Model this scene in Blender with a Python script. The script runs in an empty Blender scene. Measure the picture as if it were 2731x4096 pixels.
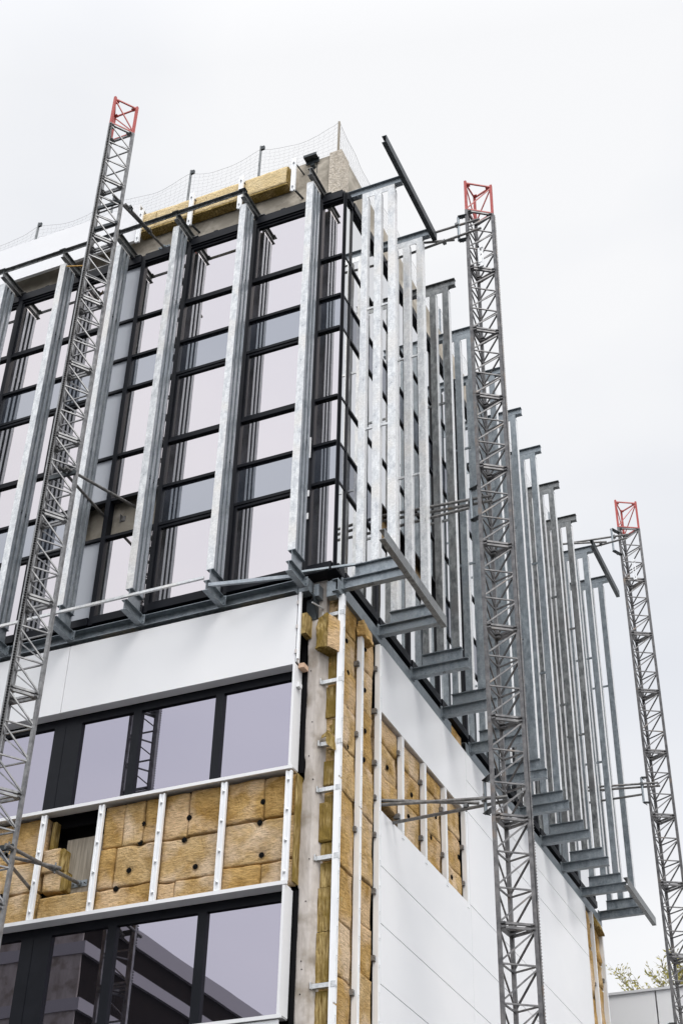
import bpy, math, random
from mathutils import Vector, Matrix, noise

random.seed(7)
scene = bpy.context.scene
C = scene.collection

# ------------------------------------------------------------------ camera
# world: left facade runs along X at y = 15.3, right facade along Y at x = -7.09,
# eye height is z = 0, the ground lies at z = -1.6
GZ = -1.6
cam_d = bpy.data.cameras.new('camera')
cam = bpy.data.objects.new('camera', cam_d)
C.objects.link(cam)
yaw, pitch, roll = -0.42970266, 0.64332444, 0.02617235
fw = Vector((math.sin(yaw)*math.cos(pitch), math.cos(yaw)*math.cos(pitch), math.sin(pitch)))
rt = Vector((math.cos(yaw), -math.sin(yaw), 0))
up = rt.cross(fw)
r2 = rt*math.cos(roll) + up*math.sin(roll)
u2 = -rt*math.sin(roll) + up*math.cos(roll)
cam.matrix_world = Matrix(((r2.x, u2.x, -fw.x, 0), (r2.y, u2.y, -fw.y, 0), (r2.z, u2.z, -fw.z, 0), (0, 0, 0, 1)))
cam_d.sensor_fit = 'VERTICAL'
cam_d.sensor_height = 36.0
cam_d.lens = 36.0*5802.0/4096.0
cam_d.clip_start = 0.1
cam_d.clip_end = 3000
scene.camera = cam

# ------------------------------------------------------------------ world, sun, exposure
SUN_EL, SUN_AZ = math.radians(52), math.radians(126)      # azimuth clockwise from +Y
w = bpy.data.worlds.new('World'); scene.world = w; w.use_nodes = True
nt = w.node_tree; nt.nodes.clear()
def wn(t, **k):
    n = nt.nodes.new(t)
    for a, b in k.items(): setattr(n, a, b)
    return n
out = wn('ShaderNodeOutputWorld'); bg = wn('ShaderNodeBackground')
sky = wn('ShaderNodeTexSky', sky_type='NISHITA'); sky.sun_disc = False
sky.sun_elevation = SUN_EL; sky.sun_rotation = SUN_AZ
sky.air_density = 1.0; sky.dust_density = 3.0
tc = wn('ShaderNodeTexCoord')
mp = wn('ShaderNodeMapping'); mp.inputs['Scale'].default_value = (1.0, 1.0, 2.2)
nz = wn('ShaderNodeTexNoise'); nz.inputs['Scale'].default_value = 1.9; nz.inputs['Detail'].default_value = 5; nz.inputs['Roughness'].default_value = 0.45
nt.links.new(tc.outputs['Generated'], mp.inputs['Vector']); nt.links.new(mp.outputs[0], nz.inputs['Vector'])
cr = wn('ShaderNodeValToRGB')
cr.color_ramp.elements[0].position = 0.36; cr.color_ramp.elements[0].color = (8.2, 8.45, 9.0, 1)
cr.color_ramp.elements[1].position = 0.62; cr.color_ramp.elements[1].color = (9.9, 9.95, 10.1, 1)
nt.links.new(nz.outputs['Fac'], cr.inputs['Fac'])
# overcast layer: cloud brightness rises towards the sun's side and the zenith
dp = wn('ShaderNodeVectorMath', operation='DOT_PRODUCT')
nrm = wn('ShaderNodeVectorMath', operation='NORMALIZE')
nt.links.new(tc.outputs['Generated'], nrm.inputs[0]); nt.links.new(nrm.outputs[0], dp.inputs[0])
dp.inputs[1].default_value = (0.18, -0.70, 0.69)
mr = wn('ShaderNodeMapRange'); mr.inputs['From Min'].default_value = 0.15; mr.inputs['From Max'].default_value = 1.0
mr.inputs['To Min'].default_value = 1.0; mr.inputs['To Max'].default_value = 2.2
nt.links.new(dp.outputs['Value'], mr.inputs['Value'])
sc = wn('ShaderNodeVectorMath', operation='SCALE')
nt.links.new(cr.outputs['Color'], sc.inputs[0]); nt.links.new(mr.outputs[0], sc.inputs['Scale'])
mx = wn('ShaderNodeMix', data_type='RGBA'); mx.inputs['Factor'].default_value = 0.95
nt.links.new(sky.outputs[0], mx.inputs['A']); nt.links.new(sc.outputs[0], mx.inputs['B'])
nt.links.new(mx.outputs['Result'], bg.inputs['Color']); bg.inputs['Strength'].default_value = 0.099
nt.links.new(bg.outputs[0], out.inputs['Surface'])

sd = bpy.data.lights.new('sun', 'SUN'); sd.energy = 1.75; sd.angle = math.radians(28); sd.color = (1.0, 0.97, 0.93)
so = bpy.data.objects.new('sun', sd); C.objects.link(so)
sdir = Vector((math.sin(SUN_AZ)*math.cos(SUN_EL), math.cos(SUN_AZ)*math.cos(SUN_EL), math.sin(SUN_EL)))
so.rotation_euler = sdir.to_track_quat('Z', 'Y').to_euler(); so.location = (0, 0, 60)
scene.view_settings.view_transform = 'Standard'; scene.view_settings.look = 'None'
scene.view_settings.exposure = 0.0; scene.view_settings.gamma = 1.0; scene.view_settings.use_curve_mapping = False
scene.render.engine = 'CYCLES'
scene.cycles.max_bounces = 6; scene.cycles.diffuse_bounces = 3; scene.cycles.glossy_bounces = 4
scene.cycles.transparent_max_bounces = 4

# ------------------------------------------------------------------ materials
def mat(name, base=(.5, .5, .5), rough=.6, metal=0.0, var=None, scale=4.0, stretch=(1, 1, 1), bump=0.0, bscale=None,
        var2=None, scale2=0.8, detail=6, spec=0.5, ramp=(.35, .65), ramp2=(.4, .6), rvar=0.0, bdist=0.01, mode2='MIX', coat=0.0):
    m = bpy.data.materials.new(name); m.use_nodes = True
    t = m.node_tree; b = t.nodes['Principled BSDF']
    b.inputs['Base Color'].default_value = (*base, 1); b.inputs['Roughness'].default_value = rough
    b.inputs['Metallic'].default_value = metal; b.inputs['Specular IOR Level'].default_value = spec
    b.inputs['Coat Weight'].default_value = coat
    geo = t.nodes.new('ShaderNodeNewGeometry')
    mpn = t.nodes.new('ShaderNodeMapping'); mpn.inputs['Scale'].default_value = stretch
    t.links.new(geo.outputs['Position'], mpn.inputs['Vector'])
    n1 = t.nodes.new('ShaderNodeTexNoise'); n1.inputs['Scale'].default_value = scale; n1.inputs['Detail'].default_value = detail
    n1.inputs['Roughness'].default_value = 0.62
    t.links.new(mpn.outputs[0], n1.inputs['Vector'])
    col = None
    if var:
        r = t.nodes.new('ShaderNodeValToRGB')
        r.color_ramp.elements[0].position = ramp[0]; r.color_ramp.elements[0].color = (*base, 1)
        r.color_ramp.elements[1].position = ramp[1]; r.color_ramp.elements[1].color = (*var, 1)
        t.links.new(n1.outputs['Fac'], r.inputs['Fac']); col = r.outputs['Color']
    if var2:
        n2 = t.nodes.new('ShaderNodeTexNoise'); n2.inputs['Scale'].default_value = scale2; n2.inputs['Detail'].default_value = 4
        t.links.new(geo.outputs['Position'], n2.inputs['Vector'])
        r2_ = t.nodes.new('ShaderNodeMapRange'); r2_.inputs['From Min'].default_value = ramp2[0]; r2_.inputs['From Max'].default_value = ramp2[1]
        t.links.new(n2.outputs['Fac'], r2_.inputs['Value'])
        mxn = t.nodes.new('ShaderNodeMix'); mxn.data_type = 'RGBA'; mxn.blend_type = mode2
        t.links.new(r2_.outputs[0], mxn.inputs['Factor'])
        if col: t.links.new(col, mxn.inputs['A'])
        else: mxn.inputs['A'].default_value = (*base, 1)
        mxn.inputs['B'].default_value = (*var2, 1); col = mxn.outputs['Result']
    if col: t.links.new(col, b.inputs['Base Color'])
    if rvar:
        rr = t.nodes.new('ShaderNodeMapRange'); rr.inputs['To Min'].default_value = rough - rvar; rr.inputs['To Max'].default_value = rough + rvar
        rr.inputs['From Min'].default_value = .3; rr.inputs['From Max'].default_value = .7
        t.links.new(n1.outputs['Fac'], rr.inputs['Value']); t.links.new(rr.outputs[0], b.inputs['Roughness'])
    if bump:
        src = n1
        if bscale:
            src = t.nodes.new('ShaderNodeTexNoise'); src.inputs['Scale'].default_value = bscale; src.inputs['Detail'].default_value = 5
            t.links.new(mpn.outputs[0], src.inputs['Vector'])
        bp = t.nodes.new('ShaderNodeBump'); bp.inputs['Strength'].default_value = bump; bp.inputs['Distance'].default_value = bdist
        t.links.new(src.outputs['Fac'], bp.inputs['Height']); t.links.new(bp.outputs[0], b.inputs['Normal'])
    return m

def galv(name, a, b_, metal=.45, rough=.42, c=None):
    """hot-dip galvanised steel: crystal spangle, drips and dull patches"""
    m = mat(name, a, rough, metal, var=b_, scale=14, stretch=(1, 1, .45), var2=c, scale2=1.7, ramp2=(.5, .68), rvar=.12, bump=.25, bscale=30, bdist=.004)
    t = m.node_tree; b = t.nodes['Principled BSDF']
    geo = [n for n in t.nodes if n.type == 'NEW_GEOMETRY'][0]
    v = t.nodes.new('ShaderNodeTexVoronoi'); v.inputs['Scale'].default_value = 55
    t.links.new(geo.outputs['Position'], v.inputs['Vector'])
    cur = b.inputs['Base Color'].links[0].from_socket
    hs = t.nodes.new('ShaderNodeMapRange'); hs.inputs['To Min'].default_value = .88; hs.inputs['To Max'].default_value = 1.08
    sp = t.nodes.new('ShaderNodeSeparateColor'); t.links.new(v.outputs['Color'], sp.inputs[0]); t.links.new(sp.outputs[0], hs.inputs['Value'])
    s_ = t.nodes.new('ShaderNodeVectorMath'); s_.operation = 'SCALE'
    t.links.new(cur, s_.inputs[0]); t.links.new(hs.outputs[0], s_.inputs['Scale']); t.links.new(s_.outputs[0], b.inputs['Base Color'])
    return m

M = {}
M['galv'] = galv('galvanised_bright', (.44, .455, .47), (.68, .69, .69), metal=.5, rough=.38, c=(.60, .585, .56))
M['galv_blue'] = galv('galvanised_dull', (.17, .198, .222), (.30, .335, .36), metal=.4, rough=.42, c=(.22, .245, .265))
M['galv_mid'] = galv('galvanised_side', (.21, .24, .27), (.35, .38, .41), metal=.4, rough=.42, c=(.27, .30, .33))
M['galv_dark'] = galv('galvanised_weathered_gap_shade', (.10, .108, .112), (.28, .29, .29), metal=.5, rough=.42, c=(.16, .16, .16))  # weathered steel; also the painted shade in the left fins' gaps
M['lit_face'] = galv('galvanised_lit', (.68, .69, .70), (.82, .83, .83), metal=.3, rough=.36, c=(.80, .79, .78))  # pale steel: sky light on outward fin faces put into the colour
M['mast'] = mat('mast_galvanised', (.075, .075, .08), .45, .4, var=(.18, .175, .175), scale=9, var2=(.2, .16, .13), scale2=3.5, ramp2=(.6, .75), bump=.2, bdist=.003)
M['mast_light'] = mat('mast_galvanised_lit', (.15, .15, .155), .42, .45, var=(.32, .32, .32), scale=9, bump=.2, bdist=.003)  # lighter copy of the mast steel: light on the left mast painted in
M['tube'] = mat('scaffold_tube_steel', (.13, .13, .13), .5, .5, var=(.28, .27, .26), scale=16, var2=(.30, .2, .12), scale2=3, ramp2=(.66, .74), bump=.2, bdist=.003)
M['black_steel'] = mat('greased_black_steel', (.008, .008, .009), .35, .3, var=(.03, .03, .03), scale=20)
M['primer'] = mat('dark_bracket_steel', (.02, .026, .03), .45, .3, var=(.05, .06, .066), scale=8)
M['red'] = mat('red_paint', (.36, .045, .038), .5, 0, var=(.46, .09, .075), scale=9, bump=.1)
M['frame'] = mat('anthracite_frame', (.004, .005, .008), .45, 0, var=(.007, .008, .012), scale=3, spec=.16)
M['void'] = mat('dark_cavity', (.006, .006, .007), .9, 0, spec=.1)
M['membrane'] = mat('black_membrane', (.012, .012, .013), .7, 0, var=(.03, .03, .03), scale=5, bump=.3)
M['panel'] = mat('white_cladding_sheet', (.80, .80, .805), .33, 0, var=(.78, .78, .79), scale=1.1, ramp=(.3, .7), var2=(.75, .755, .77), scale2=.4, rvar=.05, spec=.45)
M['alu'] = mat('white_aluminium_rail', (.86, .87, .88), .38, .1, var=(.74, .75, .77), scale=5, stretch=(1, 1, .3), ramp=(.5, .8))
M['alu_brown'] = mat('rail_web_aluminium', (.50, .46, .44), .5, .2, var=(.62, .59, .57), scale=6)
M['concrete_pale'] = mat('column_concrete', (.40, .36, .325), .9, 0, var=(.58, .535, .50), scale=4.5, stretch=(1, 1, .3), var2=(.29, .25, .205), scale2=3.2, ramp2=(.5, .7), bump=.7, bscale=26, bdist=.012)
M['concrete'] = mat('parapet_concrete', (.27, .24, .195), .92, 0, var=(.52, .47, .395), scale=3.4, ramp=(.38, .6), var2=(.30, .27, .22), scale2=1.8, bump=.6, bscale=18, bdist=.012)
M['aggregate'] = mat('exposed_aggregate', (.40, .35, .28), .95, 0, var=(.62, .56, .48), scale=26, detail=3, bump=1.0, bdist=.03)
M['wood'] = mat('weathered_board', (.20, .17, .13), .85, 0, var=(.36, .32, .26), scale=7, stretch=(4, 1, .25), bump=.4, bdist=.005)
M['timber'] = mat('pale_timber', (.55, .36, .24), .8, 0, var=(.62, .44, .32), scale=8)
M['wool_end'] = mat('mineral_wool_cut_edge', (.15, .092, .022), 1, 0, var=(.66, .50, .23), scale=11, stretch=(3.4, 3.4, .30), detail=10, ramp=(.36, .68), var2=(.26, .18, .05), scale2=4, bump=1.0, bdist=.05, spec=.05)
M['net'] = mat('net_cord', (.40, .40, .41), .8)
M['bark'] = mat('twig_bark', (.10, .085, .06), .9, var=(.16, .13, .1), scale=10)
M['leaf'] = mat('leaf', (.22, .22, .05), .6, var=(.42, .36, .09), scale=3, spec=.3)
M['asphalt'] = mat('asphalt', (.05, .05, .052), .9, var=(.09, .09, .09), scale=2, bump=.3)
M['hall'] = mat('hall_white_sheet', (.93, .93, .935), .4, var=(.92, .92, .93), scale=.4)
M['brick'] = mat('brown_render', (.012, .009, .008), .9, var=(.02, .014, .012), scale=3, spec=.1)
M['band'] = mat('pale_band', (.45, .44, .46), .6)
M['ink'] = mat('marker_ink', (.04, .04, .04), .8)
M['disc'] = mat('black_plastic', (.006, .006, .006), .8, spec=.1)

def wool_paper(name, a, b_, c, fold=.34):
    m = mat(name, a, .95, 0, var=b_, scale=3.2, detail=9, ramp=(.32, .66), var2=c, scale2=1.9, ramp2=(.47, .62), spec=.08)
    t = m.node_tree; b = t.nodes['Principled BSDF']
    geo = [n for n in t.nodes if n.type == 'NEW_GEOMETRY'][0]
    mp1 = t.nodes.new('ShaderNodeMapping'); mp1.inputs['Rotation'].default_value = (.5, .6, .4); mp1.inputs['Scale'].default_value = (1, 1, 3.2)
    t.links.new(geo.outputs['Position'], mp1.inputs['Vector'])
    fi = t.nodes.new('ShaderNodeTexNoise'); fi.inputs['Scale'].default_value = 11; fi.inputs['Detail'].default_value = 8; fi.inputs['Roughness'].default_value = .7
    t.links.new(mp1.outputs[0], fi.inputs['Vector'])
    mr_ = t.nodes.new('ShaderNodeMapRange'); mr_.inputs['From Min'].default_value = .3; mr_.inputs['From Max'].default_value = .7
    mr_.inputs['To Min'].default_value = .66; mr_.inputs['To Max'].default_value = 1.28
    t.links.new(fi.outputs['Fac'], mr_.inputs['Value'])
    cur = b.inputs['Base Color'].links[0].from_socket
    s_ = t.nodes.new('ShaderNodeVectorMath'); s_.operation = 'SCALE'
    t.links.new(cur, s_.inputs[0]); t.links.new(mr_.outputs[0], s_.inputs['Scale']); t.links.new(s_.outputs[0], b.inputs['Base Color'])
    bp = t.nodes.new('ShaderNodeBump'); bp.inputs['Strength'].default_value = 1.0; bp.inputs['Distance'].default_value = .04
    t.links.new(fi.outputs['Fac'], bp.inputs['Height'])
    # crumpled facing: long soft folds
    fo = t.nodes.new('ShaderNodeTexNoise'); fo.inputs['Scale'].default_value = 2.6; fo.inputs['Detail'].default_value = 3; fo.inputs['Distortion'].default_value = 1.6
    t.links.new(geo.outputs['Position'], fo.inputs['Vector'])
    ab = t.nodes.new('ShaderNodeMath'); ab.operation = 'PINGPONG'; ab.inputs[1].default_value = .12
    t.links.new(fo.outputs['Fac'], ab.inputs[0])
    bp2 = t.nodes.new('ShaderNodeBump'); bp2.inputs['Strength'].default_value = fold; bp2.inputs['Distance'].default_value = .16
    t.links.new(ab.outputs[0], bp2.inputs['Height']); t.links.new(bp.outputs[0], bp2.inputs['Normal']); t.links.new(bp2.outputs[0], b.inputs['Normal'])
    return m
M['wool'] = wool_paper('mineral_wool_faced', (.34, .195, .055), (.60, .395, .16), (.65, .46, .27))
M['wool_b'] = wool_paper('mineral_wool_paler', (.41, .255, .09), (.66, .47, .245), (.70, .53, .355))
M['wool_flat'] = wool_paper('mineral_wool_board', (.70, .53, .27), (.82, .67, .42), (.76, .60, .34), 0.0)

def glass(name, refl, body, rough=.008, fac=.8, wav=.0015):
    m = bpy.data.materials.new(name); m.use_nodes = True
    t = m.node_tree; t.nodes.clear()
    o = t.nodes.new('ShaderNodeOutputMaterial'); mix = t.nodes.new('ShaderNodeMixShader')
    g = t.nodes.new('ShaderNodeBsdfGlossy'); g.inputs['Color'].default_value = (*refl, 1); g.inputs['Roughness'].default_value = rough
    d = t.nodes.new('ShaderNodeBsdfDiffuse'); d.inputs['Color'].default_value = (*body, 1)
    lw = t.nodes.new('ShaderNodeFresnel'); lw.inputs['IOR'].default_value = 1.5
    ma = t.nodes.new('ShaderNodeMapRange'); ma.inputs['To Min'].default_value = fac; ma.inputs['To Max'].default_value = 1.0
    t.links.new(lw.outputs[0], ma.inputs['Value']); t.links.new(ma.outputs[0], mix.inputs['Fac'])
    n = t.nodes.new('ShaderNodeTexNoise'); n.inputs['Scale'].default_value = 1.3; n.inputs['Detail'].default_value = 1
    ge = t.nodes.new('ShaderNodeNewGeometry'); t.links.new(ge.outputs['Position'], n.inputs['Vector'])
    bp = t.nodes.new('ShaderNodeBump'); bp.inputs['Strength'].default_value = 1; bp.inputs['Distance'].default_value = wav
    t.links.new(n.outputs['Fac'], bp.inputs['Height']); t.links.new(bp.outputs[0], g.inputs['Normal'])
    t.links.new(d.outputs[0], mix.inputs[1]); t.links.new(g.outputs[0], mix.inputs[2]); t.links.new(mix.outputs[0], o.inputs['Surface'])
    return m
M['glass'] = glass('coated_glass', (.80, .75, .765), (.015, .017, .015), fac=.56)
M['glass_side'] = glass('coated_glass_side', (.94, .94, .94), (.02, .022, .02), fac=.80)
M['glass_grey'] = glass('enamelled_spandrel_glass', (.56, .57, .61), (.035, .04, .05), fac=.46, rough=.03)
M['glass_low'] = glass('window_glass', (.66, .63, .74), (.008, .008, .010), fac=.40, wav=.0004)
M['opal'] = mat('grey_glazed_panel', (.36, .38, .42), .25, 0, spec=.6)

# ------------------------------------------------------------------ mesh helpers
class MB:
    def __init__(s): s.v = []; s.f = []
    def add(s, vs, fs):
        n = len(s.v); s.v += [tuple(v) for v in vs]; s.f += [tuple(i+n for i in f) for f in fs]; return s
    def box(s, x0, y0, z0, x1, y1, z1):
        if x0 > x1: x0, x1 = x1, x0
        if y0 > y1: y0, y1 = y1, y0
        if z0 > z1: z0, z1 = z1, z0
        return s.add([(x0,y0,z0),(x1,y0,z0),(x1,y1,z0),(x0,y1,z0),(x0,y0,z1),(x1,y0,z1),(x1,y1,z1),(x0,y1,z1)],
                     [(0,3,2,1),(4,5,6,7),(0,1,5,4),(1,2,6,5),(2,3,7,6),(3,0,4,7)])
    def prism(s, prof, p0, p1, upv=(0, 0, 1)):
        """extrude a closed 2-D profile [(a, b)] (a sideways, b up) from p0 to p1"""
        p0 = Vector(p0); p1 = Vector(p1); d = (p1-p0).normalized(); upv = Vector(upv)
        if abs(d.dot(upv)) > .98: upv = Vector((0, 1, 0))
        sd_ = d.cross(upv).normalized(); uu = sd_.cross(d).normalized(); n = len(prof)
        vs = [p + sd_*a + uu*b for p in (p0, p1) for a, b in prof]
        fs = [(i, (i+1) % n, n+(i+1) % n, n+i) for i in range(n)]
        return s.add(vs, fs + [tuple(range(n-1, -1, -1)), tuple(range(n, 2*n))])
    def bar(s, p0, p1, w_=.03, h=None, upv=(0, 0, 1)):
        h = h or w_
        return s.prism([(-w_/2, -h/2), (w_/2, -h/2), (w_/2, h/2), (-w_/2, h/2)], p0, p1, upv)
    def tube(s, p0, p1, r=.024, n=12, r1=None):
        r1 = r if r1 is None else r1
        p0 = Vector(p0); p1 = Vector(p1); d = (p1-p0).normalized()
        a = Vector((0, 0, 1)) if abs(d.z) < .9 else Vector((1, 0, 0))
        s1 = d.cross(a).normalized(); s2 = s1.cross(d)
        vs = []
        for p, rr in ((p0, r), (p1, r1)):
            vs += [p + (s1*math.cos(2*math.pi*i/n) + s2*math.sin(2*math.pi*i/n))*rr for i in range(n)]
        return s.add(vs, [(i, (i+1) % n, n+(i+1) % n, n+i) for i in range(n)] + [tuple(range(n-1, -1, -1)), tuple(range(n, 2*n))])
    def ibeam(s, p0, p1, h, fwid, tf=.009, tw=.008, chan=0, upv=(0, 0, 1)):
        """I section (chan=0) or channel (chan=+1/-1: flanges to that side); p = centre line"""
        a, b = fwid/2, h/2
        if chan == 0:
            pr = [(-a,-b),(a,-b),(a,-b+tf),(tw/2,-b+tf),(tw/2,b-tf),(a,b-tf),(a,b),(-a,b),(-a,b-tf),(-tw/2,b-tf),(-tw/2,-b+tf),(-a,-b+tf)]
        else:
            c_ = chan
            pr = [(-a*c_,-b),(a*c_,-b),(a*c_,-b+tf),(-a*c_+tw*c_,-b+tf),(-a*c_+tw*c_,b-tf),(a*c_,b-tf),(a*c_,b),(-a*c_,b)]
            if c_ < 0: pr = pr[::-1]
        return s.prism(pr, p0, p1, upv)
    def build(s, name, m, parent=None, smooth=False, bevel=0, **props):
        me = bpy.data.meshes.new(name); me.from_pydata(s.v, [], s.f); me.update()
        o = bpy.data.objects.new(name, me); C.objects.link(o); me.materials.append(m)
        if smooth:
            for p in me.polygons: p.use_smooth = True
        if bevel:
            bv = o.modifiers.new('bevel', 'BEVEL'); bv.width = bevel; bv.segments = 2; bv.limit_method = 'ANGLE'
        if parent:
            o.parent = parent
            if parent.type == 'EMPTY': o.matrix_parent_inverse = Matrix.Translation(-parent.location)
        for k, v in props.items(): o[k] = v
        return o

def thing(name, loc, label, cat, group=None):
    o = bpy.data.objects.new(name, None); C.objects.link(o); o.location = loc; o.empty_display_size = .5
    o['label'] = label; o['category'] = cat
    if group: o['group'] = group
    return o

def copy_part(o, off, parent=None, m=None):
    c = o.copy(); C.objects.link(c)
    if parent is not None: c.parent = parent
    c.location = Vector(o.location) + Vector(off)
    if m:
        for s_ in c.material_slots: s_.link = 'OBJECT'; s_.material = m
    for ch in list(o.children):
        d = ch.copy(); C.objects.link(d); d.parent = c
        if m and ch.get('swap'):
            for s_ in d.material_slots: s_.link = 'OBJECT'; s_.material = m
    return c

# ------------------------------------------------------------------ setting
g = MB(); g.add([(-600, -600, GZ), (600, -600, GZ), (600, 600, GZ), (-600, 600, GZ)], [(0, 1, 2, 3)])
gr = g.build('ground', M['asphalt']); gr['kind'] = 'structure'

# ================================================================== OFFICE BUILDING
B = thing('office_building', (-7.2, 15.5, GZ), 'concrete office block being reclad with glass, white sheets and golden insulation', 'building')
YL, XR = 15.30, -7.09          # cladding planes of the two facades

# --- dark core behind everything
m = MB(); m.box(-22, 15.95, GZ, -7.60, 29.0, 19.65)
m.build('inner_wall', M['membrane'], B)
# black backing behind the lower window strips and the glazing joints
m = MB()
m.box(-20, 15.58, 10.05, -7.62, 15.62, 11.75); m.box(-20, 15.58, 8.50, -7.62, 15.62, 10.2)
m.box(-20, 15.58, 5.3, -7.62, 15.62, 7.12); m.box(-20, 15.58, GZ, -7.62, 15.62, 5.3)
m.box(-20, 15.58, 11.75, -12.5, 15.62, 19.75); m.box(-10.1, 15.58, 11.75, -7.40, 15.62, 19.75)
m.box(-12.5, 15.58, 11.75, -10.1, 15.62, 13.05); m.box(-12.5, 15.58, 14.25, -10.1, 15.62, 19.75)
m.box(-7.44, 15.62, 11.75, -7.40, 29.1, 19.75)
m.box(-7.64, 15.60, GZ, -7.58, 15.95, 11.5)
m.build('cavity_lining', M['void'], B)

# --- concrete: parapet, corner block, column, wall behind missing panes
def rough_box(mb, x0, y0, z0, x1, y1, z1, st=.08, amp=.006, seed=0):
    """box with gridded, slightly uneven faces"""
    def face(o, a, b_, na, nb, nrm_):
        vs = []; fs = []
        for j in range(nb+1):
            for i in range(na+1):
                p = o + a*(i/na) + b_*(j/nb)
                q = noise.noise(p*3.1 + Vector((seed, 0, 0)))*amp*.7 + noise.noise(Vector((p.x*22, p.y*22, p.z*9)))*amp*.6
                e = 0 if 0 < i < na and 0 < j < nb else 1
                vs.append(p + nrm_*q*(0.0 if e else 1))
        for j in range(nb):
            for i in range(na):
                k = j*(na+1)+i; fs.append((k, k+1, k+na+2, k+na+1))
        mb.add(vs, fs)
    X, Y, Z = Vector((x1-x0, 0, 0)), Vector((0, y1-y0, 0)), Vector((0, 0, z1-z0))
    n = lambda L: max(2, int(abs(L)/st))
    o = Vector((x0, y0, z0))
    face(o, X, Z, n(x1-x0), n(z1-z0), Vector((0, -1, 0)))
    face(o+X, Y, Z, n(y1-y0), n(z1-z0), Vector((1, 0, 0)))
    face(o+Y, Z, X, n(z1-z0), n(x1-x0), Vector((0, 1, 0)))
    face(o, Z, Y, n(z1-z0), n(y1-y0), Vector((-1, 0, 0)))
    face(o, Y, X, n(y1-y0), n(x1-x0), Vector((0, 0, -1)))
    face(o+Z, X, Y, n(x1-x0), n(y1-y0), Vector((0, 0, 1)))

pa = MB()
rough_box(pa, -11.9, 15.555, 19.66, -7.54, 15.80, 21.08, .12)
rough_box(pa, -22, 15.60, 19.66, -11.905, 15.80, 20.9, .5)
rough_box(pa, -7.60, 15.86, 19.66, -7.31, 29.1, 21.08, .2)
rough_box(pa, -22, 28.9, 19.66, -7.61, 29.1, 21.08, .8)
par = pa.build('roof_parapet', M['concrete'], B)
cb = MB()
rough_box(cb, -7.535, 15.52, 19.80, -7.30, 15.855, 21.11, .03, .018)
cb.build('corner_block', M['aggregate'], par, bevel=.02)
m = MB()
m.box(-7.80, 15.548, 20.70, -7.79, 15.56, 21.085)      # rust crack and formwork marks
m.box(-9.9, 15.50, 19.90, -9.62, 15.556, 19.94)
m.build('joint_mark', M['primer'], par)
m = MB(); m.box(-22, 15.81, 19.67, -7.61, 28.89, 19.9); m.build('roof', M['membrane'], B)

# pier: ragged-edged pale column at the corner
def column():
    mb = MB(); n = 150; z0, z1 = GZ, 11.02
    rings = []
    for k in range(n+1):
        z = z0 + (z1-z0)*k/n
        le = -7.575 + .018*noise.noise(Vector((0, 0, z*2.3))) + .010*noise.noise(Vector((3, 0, z*9)))
        if 7.6 < z < 8.9: le += .02
        if 7.1 < z < 8.55: le -= .035
        re = -7.405 + .008*noise.noise(Vector((7, 0, z*3.1))) + .006*noise.noise(Vector((9, 0, z*15)))
        rings.append([(le, 15.95, z), (le, 15.55, z), (le+.02, 15.545, z), ((le+re)/2, 15.542, z), (re-.03, 15.545, z), (re, 15.56+.006*noise.noise(Vector((1, 5, z*12))), z),
                      (re+.035, 15.63, z), (re+.075, 15.70+.01*noise.noise(Vector((2, 2, z*8))), z), (re+.08, 15.95, z)])
    vs = [p for r in rings for p in r]; L = 9
    fs = [(k*L+i, k*L+i+1, (k+1)*L+i+1, (k+1)*L+i) for k in range(n) for i in range(L-1)] + [tuple(n*L+i for i in range(L))]
    mb.add(vs, fs); return mb
co = column().build('corner_column', M['concrete_pale'], B)
m = MB(); rough_box(m, -7.66, 15.60, 11.0, -7.34, 15.95, 11.70, .05, .008)
m.build('column_head', M['concrete_pale'], co)
m = MB()
for x, z in ((-7.52, 10.2), (-7.47, 9.4), (-7.50, 8.9), (-7.44, 7.45), (-7.47, 6.9), (-7.5, 6.15), (-7.49, 6.05), (-7.43, 8.55), (-7.5, 5.75)):
    m.tube((x, 15.536, z), (x, 15.56, z), .008, 8)
m.build('anchor_hole', M['void'], co)
m = MB(); rough_box(m, -12.5, 15.63, 13.0, -10.05, 15.9, 14.3, .09, .01)
wl = m.build('wall_panel', M['concrete'], B)
m = MB()
for x, z in ((-11.02, 13.83), (-11.33, 13.79)):
    m = MB(); m.box(x-.05, 15.61, z-.05, x+.05, 15.628, z+.05); m.box(x-.004, 15.54, z-.05, x+.004, 15.612, z+.05); m.build('angle_plate', M['tube'], wl)
for x, z in ((-10.75, 13.91), (-10.6, 13.89), (-11.28, 13.6)):
    m = MB(); m.bar((x, 15.63, z), (x+.02, 15.54, z-.02), .012); m.build('anchor_bolt', M['tube'], wl)

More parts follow.
